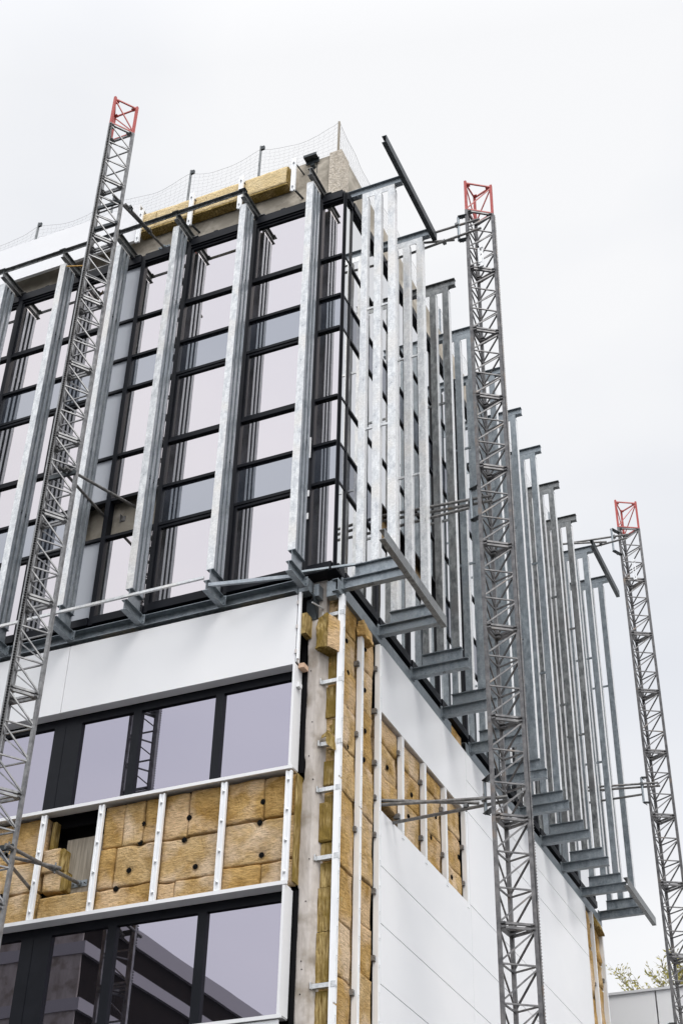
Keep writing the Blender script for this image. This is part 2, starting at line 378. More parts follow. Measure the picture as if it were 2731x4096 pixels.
# --- upper glazing (its own plane, a little behind the sheets)
YGL, XGR = 15.41, -7.15
ROWS = [19.70, 18.19, 17.25, 16.51, 15.03, 14.10, 13.35, 11.85]
def glazing(name, a0, a1, face, kind, missing=(), casement=True, wide=.085, th=.027):
    """one bay of curtain wall between mullions a0 < a1; face 'L': a = x, 'R': a = y"""
    def bx(mb, s0, d0, z0, s1, d1, z1):
        if face == 'L': mb.box(s0, YGL+d0, z0, s1, YGL+d1, z1)
        else: mb.box(XGR-d0, s0, z0, XGR-d1, s1, z1)
    f = MB(); hw = wide/2
    bx(f, a0, -.016, 11.72, a0+hw, .12, 19.785); bx(f, a1-(hw if wide > .06 or a1 < 15 and a1 < -7.3 or a1 > 15.6 else .012), -.016, 11.72, a1, .12, 19.785)
    bx(f, a0+hw, -.045, 19.61, a1-hw, .12, 19.785); bx(f, a0+hw, -.02, 19.57, a1-hw, .11, 19.607)
    bx(f, a0+hw, -.045, 11.72, a1-hw, .12, 11.85)
    for z in ROWS[1:-1]:
        bx(f, a0+hw, -.010 if face == 'L' else -.006, z-th, a1-hw, .10, z+th)
    for r in range(7):
        if casement and r in (0, 3, 6):
            zt = (ROWS[r]-.035) if r else 19.568; zb = (ROWS[r+1]+.035) if r < 6 else 11.852
            lo, hi = a0+hw+.002, a1-hw-.002; t = .045
            bx(f, lo, .004, zb, lo+t, .10, zt); bx(f, hi-t, .004, zb, hi, .10, zt)
            bx(f, lo+t, .004, zb, hi-t, .10, zb+t); bx(f, lo+t, .004, zt-t, hi-t, .10, zt)
    fo = f.build(name, M['frame'], B)
    for r in range(7):
        if r in missing: continue
        p = MB(); zt, zb = ROWS[r], ROWS[r+1]; gd = (.004 if wide < .04 else .022) if face == 'R' else .035
        bx(p, a0+.006, gd, zb, a1-.006, gd+.007, zt)
        mm = M['opal'] if kind == 'opal' else (M['glass_grey'] if r in (2, 5) else (M['glass_side'] if face == 'R' else M['glass']))
        o = p.build('pane', mm, fo)
        if r in (2, 5): o['label'] = 'grey enamelled spandrel pane'
    return fo
XL = [-7.16, -7.59, -8.905, -10.23, -11.185, -11.66, -12.52, -13.86, -15.19, -16.5, -17.8]
for i in range(10):
    a1, a0 = XL[i], XL[i+1]
    if i == 0: glazing('glazed_bay', a0, a1, 'L', 'g', casement=False, wide=.05, th=.024)
    elif i == 4: glazing('glazed_bay', a0, a1, 'L', 'opal', missing=(5,), casement=False)
    elif i == 3: glazing('glazed_bay', a0, a1, 'L', 'g', missing=(5,), casement=False)
    else: glazing('glazed_bay', a0, a1, 'L', 'g')
YR = [15.45, 15.695] + [16.97+1.33*k for k in range(10)]
for i in range(len(YR)-1):
    glazing('glazed_bay', YR[i], YR[i+1], 'R', 'g', missing=(5,) if i in (2, 3) else (), casement=False, wide=.07 if i else .026, th=.021)
# corner soffit under the glass box
m = MB(); m.box(-7.62, 15.37, 11.70, -7.11, 15.95, 11.716); m.build('sill_plate', M['frame'], B)
# raised clamp plates on the head frame
m = MB()
for x in (-8.35, -9.7, -12.0, -13.3): m.box(x-.04, 15.38, 19.786, x+.04, 15.43, 19.825)
m.build('head_clip', M['frame'], B)
# white shims left beside the corner mullion
m = MB()
for z0, z1, w_ in ((13.75, 14.15, .03), (13.02, 13.13, .04), (12.6, 12.71, .04)): m.box(-7.60-w_/2, 15.365, z0*1.008, -7.60+w_/2, 15.378, z1*1.008)
m.build('setting_block', M['alu'], B)

# --- ledger channels under the glazing
m = MB()
m.ibeam((-17.5, 15.335, 11.495), (-7.70, 15.335, 11.495), .185, .12, chan=1)
m.ibeam((-7.155, 15.46, 11.49), (-7.155, 20.05, 11.49), .20, .10, chan=-1); m.ibeam((-7.155, 20.75, 11.49), (-7.155, 29.15, 11.49), .20, .10, chan=-1)
lg = m.build('steel_ledger', M['galv_blue'], B)
m = MB(); m.box(-17.5, 15.40, 11.385, -8.95, 15.46, 11.405); m.build('flashing', M['alu'], B)
m = MB(); m.box(-7.66, 15.33, 11.395, -7.50, 15.48, 11.60); m.box(-7.48, 15.45, 11.36, -7.40, 15.60, 11.56); m.box(-7.30, 15.5, 11.34, -7.16, 15.62, 11.6)
m.build('corner_cleat', M['galv_blue'], lg)
m = MB()  # black angle bracket on the column head with its rod
m.box(-7.62, 15.53, 11.02, -7.47, 15.60, 11.38); m.add([(-7.47, 15.60, 11.38), (-7.47, 15.36, 11.38), (-7.47, 15.60, 11.02), (-7.46, 15.60, 11.38), (-7.46, 15.36, 11.38), (-7.46, 15.60, 11.02)], [(0, 1, 2), (5, 4, 3), (0, 3, 4, 1), (1, 4, 5, 2), (2, 5, 3, 0)])
m.build('corner_bracket', M['primer'], co)
m = MB(); m.tube((-7.455, 15.36, 11.20), (-7.39, 15.60, 11.22), .012, 8); m.build('threaded_rod', M['galv'], co)

# --- left facade: white sheets, sills, strip windows
def sheet(x0, x1, z0, z1, soffit=True):
    m = MB(); m.box(x0, 15.298, z0, x1, 15.325, z1)
    if soffit: m.box(x0, 15.3255, z0, x1, 15.47, z0+.02)
    return m.build('cladding_sheet', M['panel'], B, bevel=.003)
sheet(-11.405, -7.652, 10.21, 11.34); sheet(-15.2, -11.413, 10.21, 11.34); sheet(-18.9, -15.208, 10.21, 11.34)
sheet(-9.8, -7.652, 3.0, 5.40, False); sheet(-13.8, -9.808, 3.0, 5.40, False); sheet(-18.9, -13.808, 3.0, 5.40, False)
m = MB(); m.box(-7.63, 15.29, 10.28, -7.595, 15.33, 11.37); m.box(-7.645, 15.31, 10.25, -7.63, 15.40, 11.36)
r_ = m.build('edge_rail', M['alu'], B)
m = MB()
for z in (11.2, 10.8, 10.4): m.box(-7.655, 15.282, z-.03, -7.625, 15.30, z+.03)
m.build('rail_clip', M['alu_brown'], r_)
for z0, z1, sof in ((8.622, 8.668, 0), (7.045, 7.095, 1), (5.41, 5.455, 0)):
    m = MB(); m.box(-18.9, 15.27, z0, -7.61, 15.30, z1)
    if sof: m.box(-18.9, 15.30, z0, -7.64, 15.47, z0+.015)
    else: m.box(-18.9, 15.30, z1-.012, -7.64, 15.50, z1)
    m.build('window_trim', M['panel'], B)
for z0, z1 in ((8.67, 10.205), (5.457, 7.04)):
    m = MB(); m.box(-7.668, 15.275, z0, -7.632, 15.50, z1); m.build('window_jamb', M['panel'], B)
WX = [(-7.70, -8.81), (-8.94, -10.13), (-10.26, -11.12), (-11.59, -12.9), (-13.03, -14.3), (-14.43, -15.7), (-15.83, -17.0)]
for z0, z1 in ((8.67, 10.20), (5.457, 7.04)):
    m = MB(); m.box(-18.9, 15.475, z1-.115, -7.64, 15.56, z1); m.box(-18.9, 15.475, z0, -7.64, 15.56, z0+.035)
    edges = [(-7.66, -7.70)] + [(WX[i][1], WX[i+1][0]) for i in range(len(WX)-1)]
    for a, b_ in edges: m.box(b_, 15.47, z0+.036, a, 15.56, z1-.116)
    m.box(-11.40, 15.465, z0+.036, -11.394, 15.47, z1-.116)
    fr = m.build('window_frame', M['frame'], B)
    for a, b_ in WX:
        p = MB(); p.box(b_, 15.512, z0+.036, a, 15.52, z1-.116); p.build('pane', M['glass_low'], fr)
# reveal void at the column side
for z0, z1 in ((8.66, 10.3), (5.2, 7.05)): MB().box(-7.63, 15.52, z0, -7.57, 15.57, z1).build('reveal_liner', M['void'], B)
m = MB(); m.box(-7.63, 15.33, 9.86, -7.585, 15.42, 9.93); m.build('packer_block', M['panel'], B)
m = MB(); m.box(-7.625, 15.36, 10.17, -7.54, 15.50, 10.24); m.build('timber_offcut', M['timber'], B)
# parapet sheet, upper left
m = MB(); m.box(-17.5, 15.298, 20.18, -11.39, 15.33, 21.20); m.box(-17.5, 15.33, 21.17, -11.39, 15.60, 21.20); m.box(-17.5, 15.3305, 20.18, -11.40, 15.36, 20.195)
m.build('parapet_sheet', M['panel'], B)

# --- insulation
def batt(P, u0, u1, v0, v1, seed, m, thick=.12, pins=(), st=.02, bulge=.007, wr=.012, name='insulation_batt', skew=0.0, label=None):
    nu = max(4, int((u1-u0)/st)); nv = max(4, int((v1-v0)/st)); rnd = random.Random(seed); off = rnd.uniform(-.012, .008)
    mb = MB(); vs = []; fs = []; q = seed*3.7
    cu = (rnd.uniform(.2, .8), rnd.uniform(.2, .8))
    for j in range(nv+1):
        for i in range(nu+1):
            u = u0 + (u1-u0)*i/nu; v = v0 + (v1-v0)*j/nv
            de = min(u-u0, u1-u, v-v0, v1-v); e = max(0.0, 1 - de/(.018+.03*abs(noise.noise(Vector((u*2.7, v*2.7, q))))))
            d = off + bulge*(1-e*e) + wr*1.5*noise.noise(Vector((u*2.3, v*2.3, q))) + wr*.6*noise.ridged_multi_fractal(Vector((u*4.2, v*4.2, q+9)), .9, 2.0, 3, 1.0, 2.0)*.35
            for pu, pv in pins:
                r = math.hypot(u-pu, v-pv); th = math.atan2(v-pv, u-pu)
                d -= .034*math.exp(-(r/.07)**2); d += .005*math.cos(9*th + q)*math.exp(-r/.16)*min(1, r/.03)
            eu = .018*noise.noise(Vector((v*4, q, 0)))*(1 if i in (0, nu) else 0)
            ev = .022*noise.noise(Vector((u*4, q+5, 0)))*(1 if j in (0, nv) else 0)
            vs.append(P(u+eu, v+ev+skew*(u-u0), d))
    L = nu+1
    for j in range(nv):
        for i in range(nu): k = j*L+i; fs.append((k, k+1, k+L+1, k+L))
    # skirts to the back
    loop = [i for i in range(L)] + [j*L+nu for j in range(1, nv+1)] + [nv*L+i for i in range(nu-1, -1, -1)] + [j*L for j in range(nv-1, 0, -1)]
    base = len(vs)
    for k in loop:
        i, j = k % L, k//L
        vs.append(P(u0+(u1-u0)*i/nu, v0+(v1-v0)*j/nv + skew*(u1-u0)*i/nu, -thick))
    n = len(loop)
    for a in range(n): fs.append((loop[a], base+a, base+(a+1) % n, loop[(a+1) % n]))
    mb.add(vs, fs)
    o = mb.build(name, m, B, smooth=True)
    if label: o['label'] = label
    for pu, pv in pins:
        dk = MB(); c0 = Vector(P(pu, pv, -.006)); ax = (Vector(P(pu, pv, 1)) - Vector(P(pu, pv, 0))).normalized()
        dk.tube(c0, c0+ax*.010, .037, 18); dk.tube(c0+ax*.010, c0+ax*.022, .012, 10)
        for a in range(8):
            t_ = a*math.pi/4; s1 = ax.cross(Vector((0, 0, 1))); s2 = ax.cross(s1)
            pc = c0 + (s1*math.cos(t_)+s2*math.sin(t_))*.026
            dk.tube(pc, pc+ax*.0125, .005, 6)
        dk.build('fixing_disc', M['disc'], o, smooth=False)
    return o
PL = lambda y: (lambda u, v, d: (u, y-d, v))
PR = lambda x: (lambda u, v, d: (x+d, u, v))
PRm = PR

RL = [-7.66, -8.60, -9.535, -10.475, -11.40, -12.33, -13.26]
f = PL(15.405)
W, WB = M['wool'], M['wool_b']
SP = [ # left spandrel: (x0, x1, z0, z1, mat, pins)
 (-7.66, -7.60, 8.0, 8.58, WB, ()), 
 (-8.05, -7.60, 8.04, 8.61, W, ()), (-8.60, -8.055, 8.03, 8.61, W, ((-8.07, 8.28),)),
 (-8.60, -7.60, 7.44, 8.02, WB, ((-8.10, 7.99), (-8.05, 7.54))), (-8.05, -7.60, 7.10, 7.42, WB, ()), (-8.60, -8.06, 7.10, 7.43, W, ()),
 (-9.16, -8.605, 7.97, 8.61, W, ((-9.155, 8.24),)), (-9.535, -9.17, 7.97, 8.61, W, ()), (-9.535, -8.605, 7.38, 7.96, WB, ((-9.20, 7.93), (-9.0, 7.53))),
 (-9.28, -8.605, 7.10, 7.37, WB, ()), (-9.535, -9.285, 7.10, 7.37, W, ()),
 (-9.84, -9.54, 7.99, 8.61, W, ((-9.86, 8.27),)), (-10.16, -9.85, 7.99, 8.61, WB, ()), (-10.475, -10.165, 8.0, 8.61, W, ()),
 (-10.23, -9.54, 7.42, 7.98, WB, ((-9.87, 8.0), (-10.0, 7.63))), (-10.475, -10.24, 7.42, 7.98, W, ()), (-10.475, -9.54, 7.10, 7.41, W, ((-10.17, 7.40),)),
 (-11.36, -10.50, 7.10, 7.44, WB, ()),
 (-12.33, -11.41, 8.0, 8.61, W, ()), (-12.33, -11.41, 7.55, 7.98, WB, ((-12.0, 7.56),)), (-11.86, -11.41, 7.10, 7.53, WB, ()), (-12.33, -11.87, 7.10, 7.53, WB, ()),
 (-13.26, -12.34, 7.6, 8.61, W, ()), (-13.26, -12.34, 7.10, 7.59, WB, ()),
 (-14.3, -13.27, 7.10, 8.61, W, ()),
]
for k, (a, b_, z0, z1, mm, pn) in enumerate(SP[1:]): batt(f, a+.006, b_-.006, z0+.006, z1-.006, k+1, mm, pins=pn)
# torn batt ends beside the hole, board and cavity
for k, (x0, x1, z0, z1, dy) in enumerate(((-11.39, -11.12, 7.80, 8.12, -.01), (-11.36, -11.07, 7.52, 7.79, .02))):
    batt(PL(15.40+dy), x0, x1, z0, z1, 60+k, WB, thick=.16, wr=.02)
    m = MB(); rough_box(m, x1+.004, 15.40+dy, z0-.01, x1+.06+.03*k, 15.56, z1-.02, .012, .02, k); m.build('torn_wool_edge', M['wool_end'], B)
m = MB(); rough_box(m, -11.36, 15.46, 8.14, -11.30, 15.57, 8.56, .02, .01); m.build('torn_wool_edge', M['wool_end'], B)
m = MB(); m.box(-11.13, 15.545, 7.40, -10.46, 15.575, 8.29); m.build('timber_board', M['wood'], B)
# edge strip of wool beside the column
m = MB(); rough_box(m, -7.60, 15.39, 7.12, -7.582, 15.56, 8.60, .02, .012); m.build('torn_wool_edge', M['wool_end'], B)
m = MB(); rough_box(m, -7.615, 15.36, 10.72, -7.53, 15.55, 11.05, .02, .03, 4); m.build('torn_wool_edge', M['wool_end'], B)
# slivers of wool showing above the white sheet
for k, (x0, x1) in enumerate(((-8.62, -7.9), (-10.95, -10.35))):
    batt(PL(15.38), x0, x1, 11.28, 11.405, 80+k, W, thick=.1, st=.03)

def rail_L(x, z0, z1, y=15.30):
    m = MB(); m.box(x-.042, y-.012, z0, x-.018, y+.03, z1); m.box(x+.018, y-.012, z0, x+.042, y+.03, z1); m.box(x-.018, y+.004, z0-.03, x+.018, y+.03, z1-.03)
    m = MB(); m.add([(x+a, y+b_, z) for z in (z0, z1) for a, b_ in ((-.042, .03), (-.042, -.012), (-.018, -.012), (-.018, .004), (.018, .004), (.018, -.012), (.042, -.012), (.042, .03))],
        [(i, (i+1) % 8, 8+(i+1) % 8, 8+i) for i in range(8)] + [tuple(range(7, -1, -1)), tuple(range(8, 16))])
    c = m; n = max(2, round((z1-z0)/.38))
    for k in range(n):
        z = z0 + .12 + (z1-z0-.24)*k/(n-1)
        c.add([(x-.016, y+.004, z-.03), (x+.016, y+.004, z-.03), (x+.016, y-.022, z-.01), (x-.016, y-.022, z-.01), (x-.016, y+.004, z+.035), (x+.016, y+.004, z+.01)],
              [(0, 1, 2, 3), (3, 2, 5, 4), (0, 3, 4), (1, 5, 2)])
        c.tube((x, y-.022, z-.012), (x, y-.034, z-.016), .010, 6)
    return m.build('cladding_rail', M['alu'], B)
for x in RL: rail_L(x, 7.105, 8.60)
for x in (-8.11, -9.18, -10.21, -11.30): rail_L(x, 20.05, 20.93, 15.25)
for x in (-8.11, -9.18, -10.21): 
    m = MB(); m.tube((x+.02, 15.28, 20.10), (x+.06, 15.555, 20.13), .022, 8); m.tube((x+.02, 15.28, 20.80), (x+.06, 15.555, 20.78), .014, 8); m.build('stand_off', M['primer'], B)
# parapet batts
for k, (x0, x1) in enumerate(((-9.16, -8.30), (-10.19, -9.20), (-11.02, -10.23), (-11.36, -11.03))):
    batt(PL(15.335), x0, x1, 20.44, 20.88, 30+k, M['wool_flat'], thick=.20, bulge=.005, wr=.003, st=.04)
m = MB(); rough_box(m, -8.295, 15.335, 20.45, -8.265, 15.53, 20.87, .03, .006); m.build('torn_wool_edge', M['wool_end'], B)
m = MB(); m.box(-11.36, 15.34, 20.40, -8.27, 15.53, 20.435); m.build('torn_wool_edge', M['wool_end'], B)
# black slotted plate fixed on the parapet
m = MB()
m.box(-8.0, 15.38, 21.03, -7.74, 15.50, 21.04); m.box(-8.0, 15.38, 21.04, -7.74, 15.39, 21.09); m.box(-8.0, 15.50, 20.96, -7.74, 15.52, 21.09)
m.tube((-7.86, 15.48, 20.90), (-7.86, 15.56, 20.88), .045, 14)
m.build('slotted_bracket', M['primer'], B)

# --- right facade corner: wool stack seen end on
def stack(x0, x1, z0, z1, y, k, lab=None):
    m = MB(); rough_box(m, x0, y, z0, x1-.05, 16.05, z1, .016, .02, k*7)
    o = m.build('wool_batt_end', M['wool_end'], B)
    if lab: o['label'] = lab
for k, a in enumerate(((-7.33, -7.14, 11.02, 11.36, 15.70), (-7.33, -7.14, 10.03, 10.47, 15.70), (-7.345, -7.14, 9.50, 9.97, 15.68), (-7.33, -7.145, 9.12, 9.48, 15.70),
                       (-7.31, -7.145, 8.86, 9.03, 15.70), (-7.34, -7.14, 8.50, 8.845, 15.67), (-7.32, -7.14, 8.25, 8.37, 15.69), (-7.365, -7.14, 7.70, 8.235, 15.63),
                       (-7.34, -7.14, 7.52, 7.685, 15.66), (-7.34, -7.14, 7.10, 7.42, 15.66), (-7.36, -7.14, 6.53, 7.09, 15.65), (-7.37, -7.14, 5.90, 6.52, 15.65),
                       (-7.37, -7.15, 5.35, 5.80, 15.66), (-7.36, -7.14, 4.6, 5.34, 15.60), (-7.36, -7.14, 2.0, 4.59, 15.64))):
    stack(*a, k)
# the large batt folded forward out of the stack
def slab(P8, name, m, lab=None, st=10, amp=.016, seed=1):
    """hexahedron with 8 corners (bottom 0-3, top 4-7), gridded and roughened"""
    mb = MB(); P8 = [Vector(p) for p in P8]
    for q in ((0, 1, 5, 4), (1, 2, 6, 5), (2, 3, 7, 6), (3, 0, 4, 7), (3, 2, 1, 0), (4, 5, 6, 7)):
        a, b_, c_, d_ = [P8[i] for i in q]; vs = []
        for j in range(st+1):
            for i in range(st+1):
                s_, t_ = i/st, j/st
                p = a*(1-s_)*(1-t_) + b_*s_*(1-t_) + c_*s_*t_ + d_*(1-s_)*t_
                vs.append(p + noise.noise_vector(Vector((p.x*9, p.y*9, p.z*5))+Vector((seed, 0, 0)))*amp + noise.noise_vector(Vector((p.x*38, p.y*38, p.z*14)))*amp*.5)
        mb.add(vs, [(j*(st+1)+i, j*(st+1)+i+1, (j+1)*(st+1)+i+1, (j+1)*(st+1)+i) for j in range(st) for i in range(st)])
    o = mb.build(name, m, B, smooth=False)
    if lab: o['label'] = lab
    return o
slab([(-7.44, 15.46, 10.50), (-7.24, 15.44, 10.50), (-7.14, 15.72, 10.46), (-7.36, 15.76, 10.46), (-7.41, 15.47, 11.0), (-7.24, 15.45, 11.03), (-7.14, 15.70, 10.98), (-7.34, 15.75, 11.0)],
     'wool_batt_end', M['wool_end'], 'batt folded forward out of the stack', 30, .022)
slab([(-7.235, 15.44, 10.48), (-7.22, 15.44, 10.48), (-7.115, 15.62, 10.44), (-7.13, 15.64, 10.44), (-7.235, 15.45, 10.98), (-7.215, 15.45, 11.0), (-7.11, 15.62, 10.95), (-7.13, 15.64, 10.96)],
     'batt_facing', M['wool'], None, 12, .01)
slab([(-7.35, 15.55, 9.12), (-7.25, 15.54, 9.16), (-7.25, 15.60, 9.20), (-7.35, 15.62, 9.16), (-7.34, 15.56, 9.17), (-7.25, 15.54, 9.24), (-7.24, 15.60, 9.25), (-7.34, 15.62, 9.21)], 'torn_wool_edge', M['wool_end'], None, 8, .02, 3)
slab([(-7.25, 15.52, 9.02), (-7.17, 15.52, 8.93), (-7.14, 15.58, 8.93), (-7.22, 15.6, 9.02), (-7.26, 15.54, 9.22), (-7.19, 15.54, 9.14), (-7.16, 15.6, 9.12), (-7.23, 15.6, 9.24)], 'torn_wool_edge', M['wool_end'], None, 8, .02, 5)
slab([(-7.14, 16.22, 11.10), (-7.14, 16.55, 11.04), (-7.00, 16.52, 11.02), (-7.02, 16.25, 11.08), (-7.14, 16.24, 11.34), (-7.14, 16.60, 11.26), (-7.06, 16.56, 11.28), (-7.06, 16.26, 11.36)], 'hanging_batt', M['wool'], 'loose batt hanging under the ledger', 12, .02, 8)

# faced batts along the right facade
fr_ = PR(-7.175)
RB = [ # (y0, y1, [z seams], pins)
 (15.70, 16.27, [11.42, 10.98, 10.37, 9.78, 9.16, 8.50, 7.45, 6.75, 6.05, 5.35, 4.2, 2.5], [(15.95, 10.84), (16.02, 10.36), (15.84, 10.14), (16.02, 9.78), (16.05, 9.22)]),
 (16.34, 16.90, [11.36, 10.72, 10.05, 9.2, 8.45, 7.55, 6.95, 6.3, 5.6, 4.2, 2.5], [(16.62, 11.08), (16.45, 10.86), (16.62, 10.40), (16.43, 10.18), (16.65, 9.76), (16.62, 9.3)]),
]
k = 100
for y0, y1, zs, pins in RB:
    for i in range(len(zs)-1):
        k += 1
        pp = tuple(p for p in pins if zs[i+1] <= p[1] < zs[i])
        mm = WB if (i % 3 == 1 or 3 <= i <= 4) else W
        batt(fr_, y0, y1, zs[i+1]+.004, zs[i]-.004, k, mm, thick=.2, pins=pp, st=.026, bulge=.011, wr=.018)
OP = [16.99, 17.84, 18.75, 19.64, 20.53, 20.66]
for i in range(4):
    y0, y1 = OP[i]+.03, OP[i+1]-.05
    zs = [10.24, 9.86, 9.33, 8.74] if i else [10.24, 9.86, 9.36, 8.95]
    if i == 2: zs = [10.24, 9.95, 9.28, 8.74]
    if i == 3: zs = [10.24, 9.7, 9.1, 8.74]
    for j in range(3):
        k += 1; ps = ()
        if j == 1: ps = ((y0+.45+.1*i, zs[j]-.28), (y0+.12, zs[j]-.03))
        if j == 2 and i: ps = ((y0+.42, zs[j]-.05-.1*(i % 2)),)
        batt(fr_, y0, y1, zs[j+1]+.004, zs[j]-.004, k, WB if (i+j) % 2 else W, thick=.2, pins=ps, st=.03, bulge=.014, wr=.018)
# black cavity around the opening
m = MB(); m.box(-7.42, 16.95, 8.6, -7.38, 20.75, 10.35); m.box(-7.42, 15.7, GZ, -7.38, 16.95, 11.4); m.box(-7.42, 27.75, GZ, -7.38, 29.1, 11.4); m.build('cavity_lining', M['void'], B)
batt(PR(-7.17), 20.06, 20.74, 11.36, 11.66, 555, M['wool'], thick=.2, st=.04)
# end of the long facade
for y0, y1, zs in ((27.83, 28.24, [11.40, 10.6, 9.6, 8.7, 7.9, 6.8, 5.4, 3]), (28.34, 28.96, [11.3, 10.5, 10.0, 9.2, 8.3, 7.0, 5.4, 3])):
    for i in range(len(zs)-1):
        k += 1; batt(fr_, y0, y1, zs[i+1]+.005, zs[i]-.005, k, WB if i % 2 else W, thick=.2, st=.05, bulge=.03, wr=.03, pins=((y0+.2, zs[i]-.35),) if i in (0, 2) else ())
slab([(-7.20, 28.4, 11.15), (-7.20, 28.95, 11.12), (-7.0, 28.9, 11.1), (-7.0, 28.45, 11.15), (-7.2, 28.4, 11.42), (-7.2, 28.98, 11.36), (-7.1, 28.95, 11.36), (-7.1, 28.4, 11.44)], 'hanging_batt', M['wool_end'], 'loose batt at the far end', 8, .02, 18)
# wool behind the missing panes of the right facade
for y0, y1 in ((17.0, 18.28), (18.34, 19.6)):
    k += 1; batt(PR(-7.30), y0, y1, 13.2, 14.3, k, W, thick=.1, st=.05, wr=.03)

def rail_R(y, z0, z1, cut=()):
    m = MB(); x = XR
    zz = [z1] + list(cut) + [z0]
    for i in range(len(zz)-1):
        a, b_ = zz[i+1]+(.012 if i < len(zz)-2 else 0), zz[i]-(.012 if i else 0)
        m.box(x-.005, y-.036, a, x+.012, y-.008, b_); m.box(x-.005, y+.012, a, x+.012, y+.036, b_); m.box(x-.012, y-.008, a, x-.005, y+.012, b_)
    m.box(x-.065, y-.036, z0, x-.0055, y-.028, z1)
    c = m; n = max(2, round((z1-z0)/.36))
    for i in range(n):
        z = z0+.15+(z1-z0-.3)*i/(n-1)
        c.box(x+.0125, y-.010, z-.035, x+.020, y+.014, z+.03); c.box(x-.004, y-.006, z-.06, x+.0128, y+.010, z-.036)
    return m.build('cladding_rail', M['alu'], B)
r1 = rail_R(15.635, 2.5, 11.40, (8.56, 5.62)); rail_R(16.31, 2.5, 11.28, (8.42,)); rail_R(16.97, 2.5, 11.33)
for y in (17.84, 18.75, 19.64, 20.56): rail_R(y, 8.62, 10.23)
rail_R(28.29, 2.5, 11.40); rail_R(29.0, 2.5, 11.35)
# straps tying the rails back to the concrete
for z in (11.10, 10.02, 9.075, 8.41, 7.47, 5.85):
    m = MB(); m.box(-7.37, 15.60, z-.028, -7.075, 15.606, z+.028); m.box(-7.37, 15.606, z-.028, -7.075, 15.66, z-.022)
    m.box(-7.385, 15.56, z-.04, -7.37, 15.62, z+.04); m.box(-7.13, 15.594, z-.036, -7.066, 15.60, z+.036)
    m.build('wall_strap', M['galv'], B)
for y, zz in ((16.31, (10.62, 9.5, 8.1, 5.95)), (16.97, (10.9, 10.2, 9.38, 8.85, 8.3, 7.5, 6.6, 5.7)), (17.84, (9.95, 8.95)), (18.75, (9.9, 9.0)), (19.64, (9.85, 9.1)), (20.56, (9.6, 9.0)), (28.29, (11.1, 9.9, 8.5)), (29.0, (10.2, 8.9))):
    for z in zz:
        m = MB(); m.box(-7.2, y-.09, z-.035, -7.11, y-.04, z+.035); m.tube((-7.13, y-.08, z), (-7.10, y-.08, z), .012, 6); m.build('wall_strap', M['tube'], B)
# white sheets of the long facade
m = MB()
def sheetR(y0, y1, z0, z1, side=False):
    m = MB(); m.box(XR-.03, y0, z0, XR, y1, z1)
    m.build('cladding_sheet', M['panel'], B, bevel=.003)
sheetR(17.05, 20.672, 10.255, 11.375); 
for z0, z1 in ((10.862, 11.375), (10.30, 10.852), (8.722, 10.290)): sheetR(20.682 if z0 < 10.2 else 20.682, 27.80, z0, z1)
for y0, y1 in ((17.05, 20.695), (20.705, 27.85)):
    for z0, z1 in ((7.912, 8.712), (7.114, 7.902), (6.314, 7.104), (5.514, 6.304), (4.714, 5.504), (2.4, 4.704)): sheetR(y0, y1, z0, z1)
m = MB()
m.box(XR-.26, 17.045, 10.248, XR-.031, 20.66, 10.254)
m.build('head_flashing', M['alu_brown'], B)
MB().box(XR-.028, 17.006, 10.255, XR-.006, 17.046, 11.32).build('edge_rail', M['alu'], B); MB().box(XR-.028, 17.006, 2.4, XR-.006, 17.046, 8.72).build('edge_rail', M['alu'], B); MB().box(XR-.03, 20.60, 8.72, XR-.004, 20.672, 10.25).build('edge_rail', M['alu'], B)
m = MB(); m.box(XR-.05, 17.05, 2.4, XR-.035, 27.8, 8.71); m.box(XR-.05, 20.70, 8.71, XR-.035, 27.8, 11.38); m.box(XR-.05, 17.05, 10.27, XR-.035, 20.70, 11.38); m.build('joint_backing', M['tube'], B)
# bare lower storeys of the hidden sides
m = MB(); m.box(-22, 15.64, GZ, -7.65, 15.9, 3.0); m.box(-7.56, 16.1, GZ, -7.43, 29.0, 2.4); m.build('plinth_wall', M['concrete'], B)

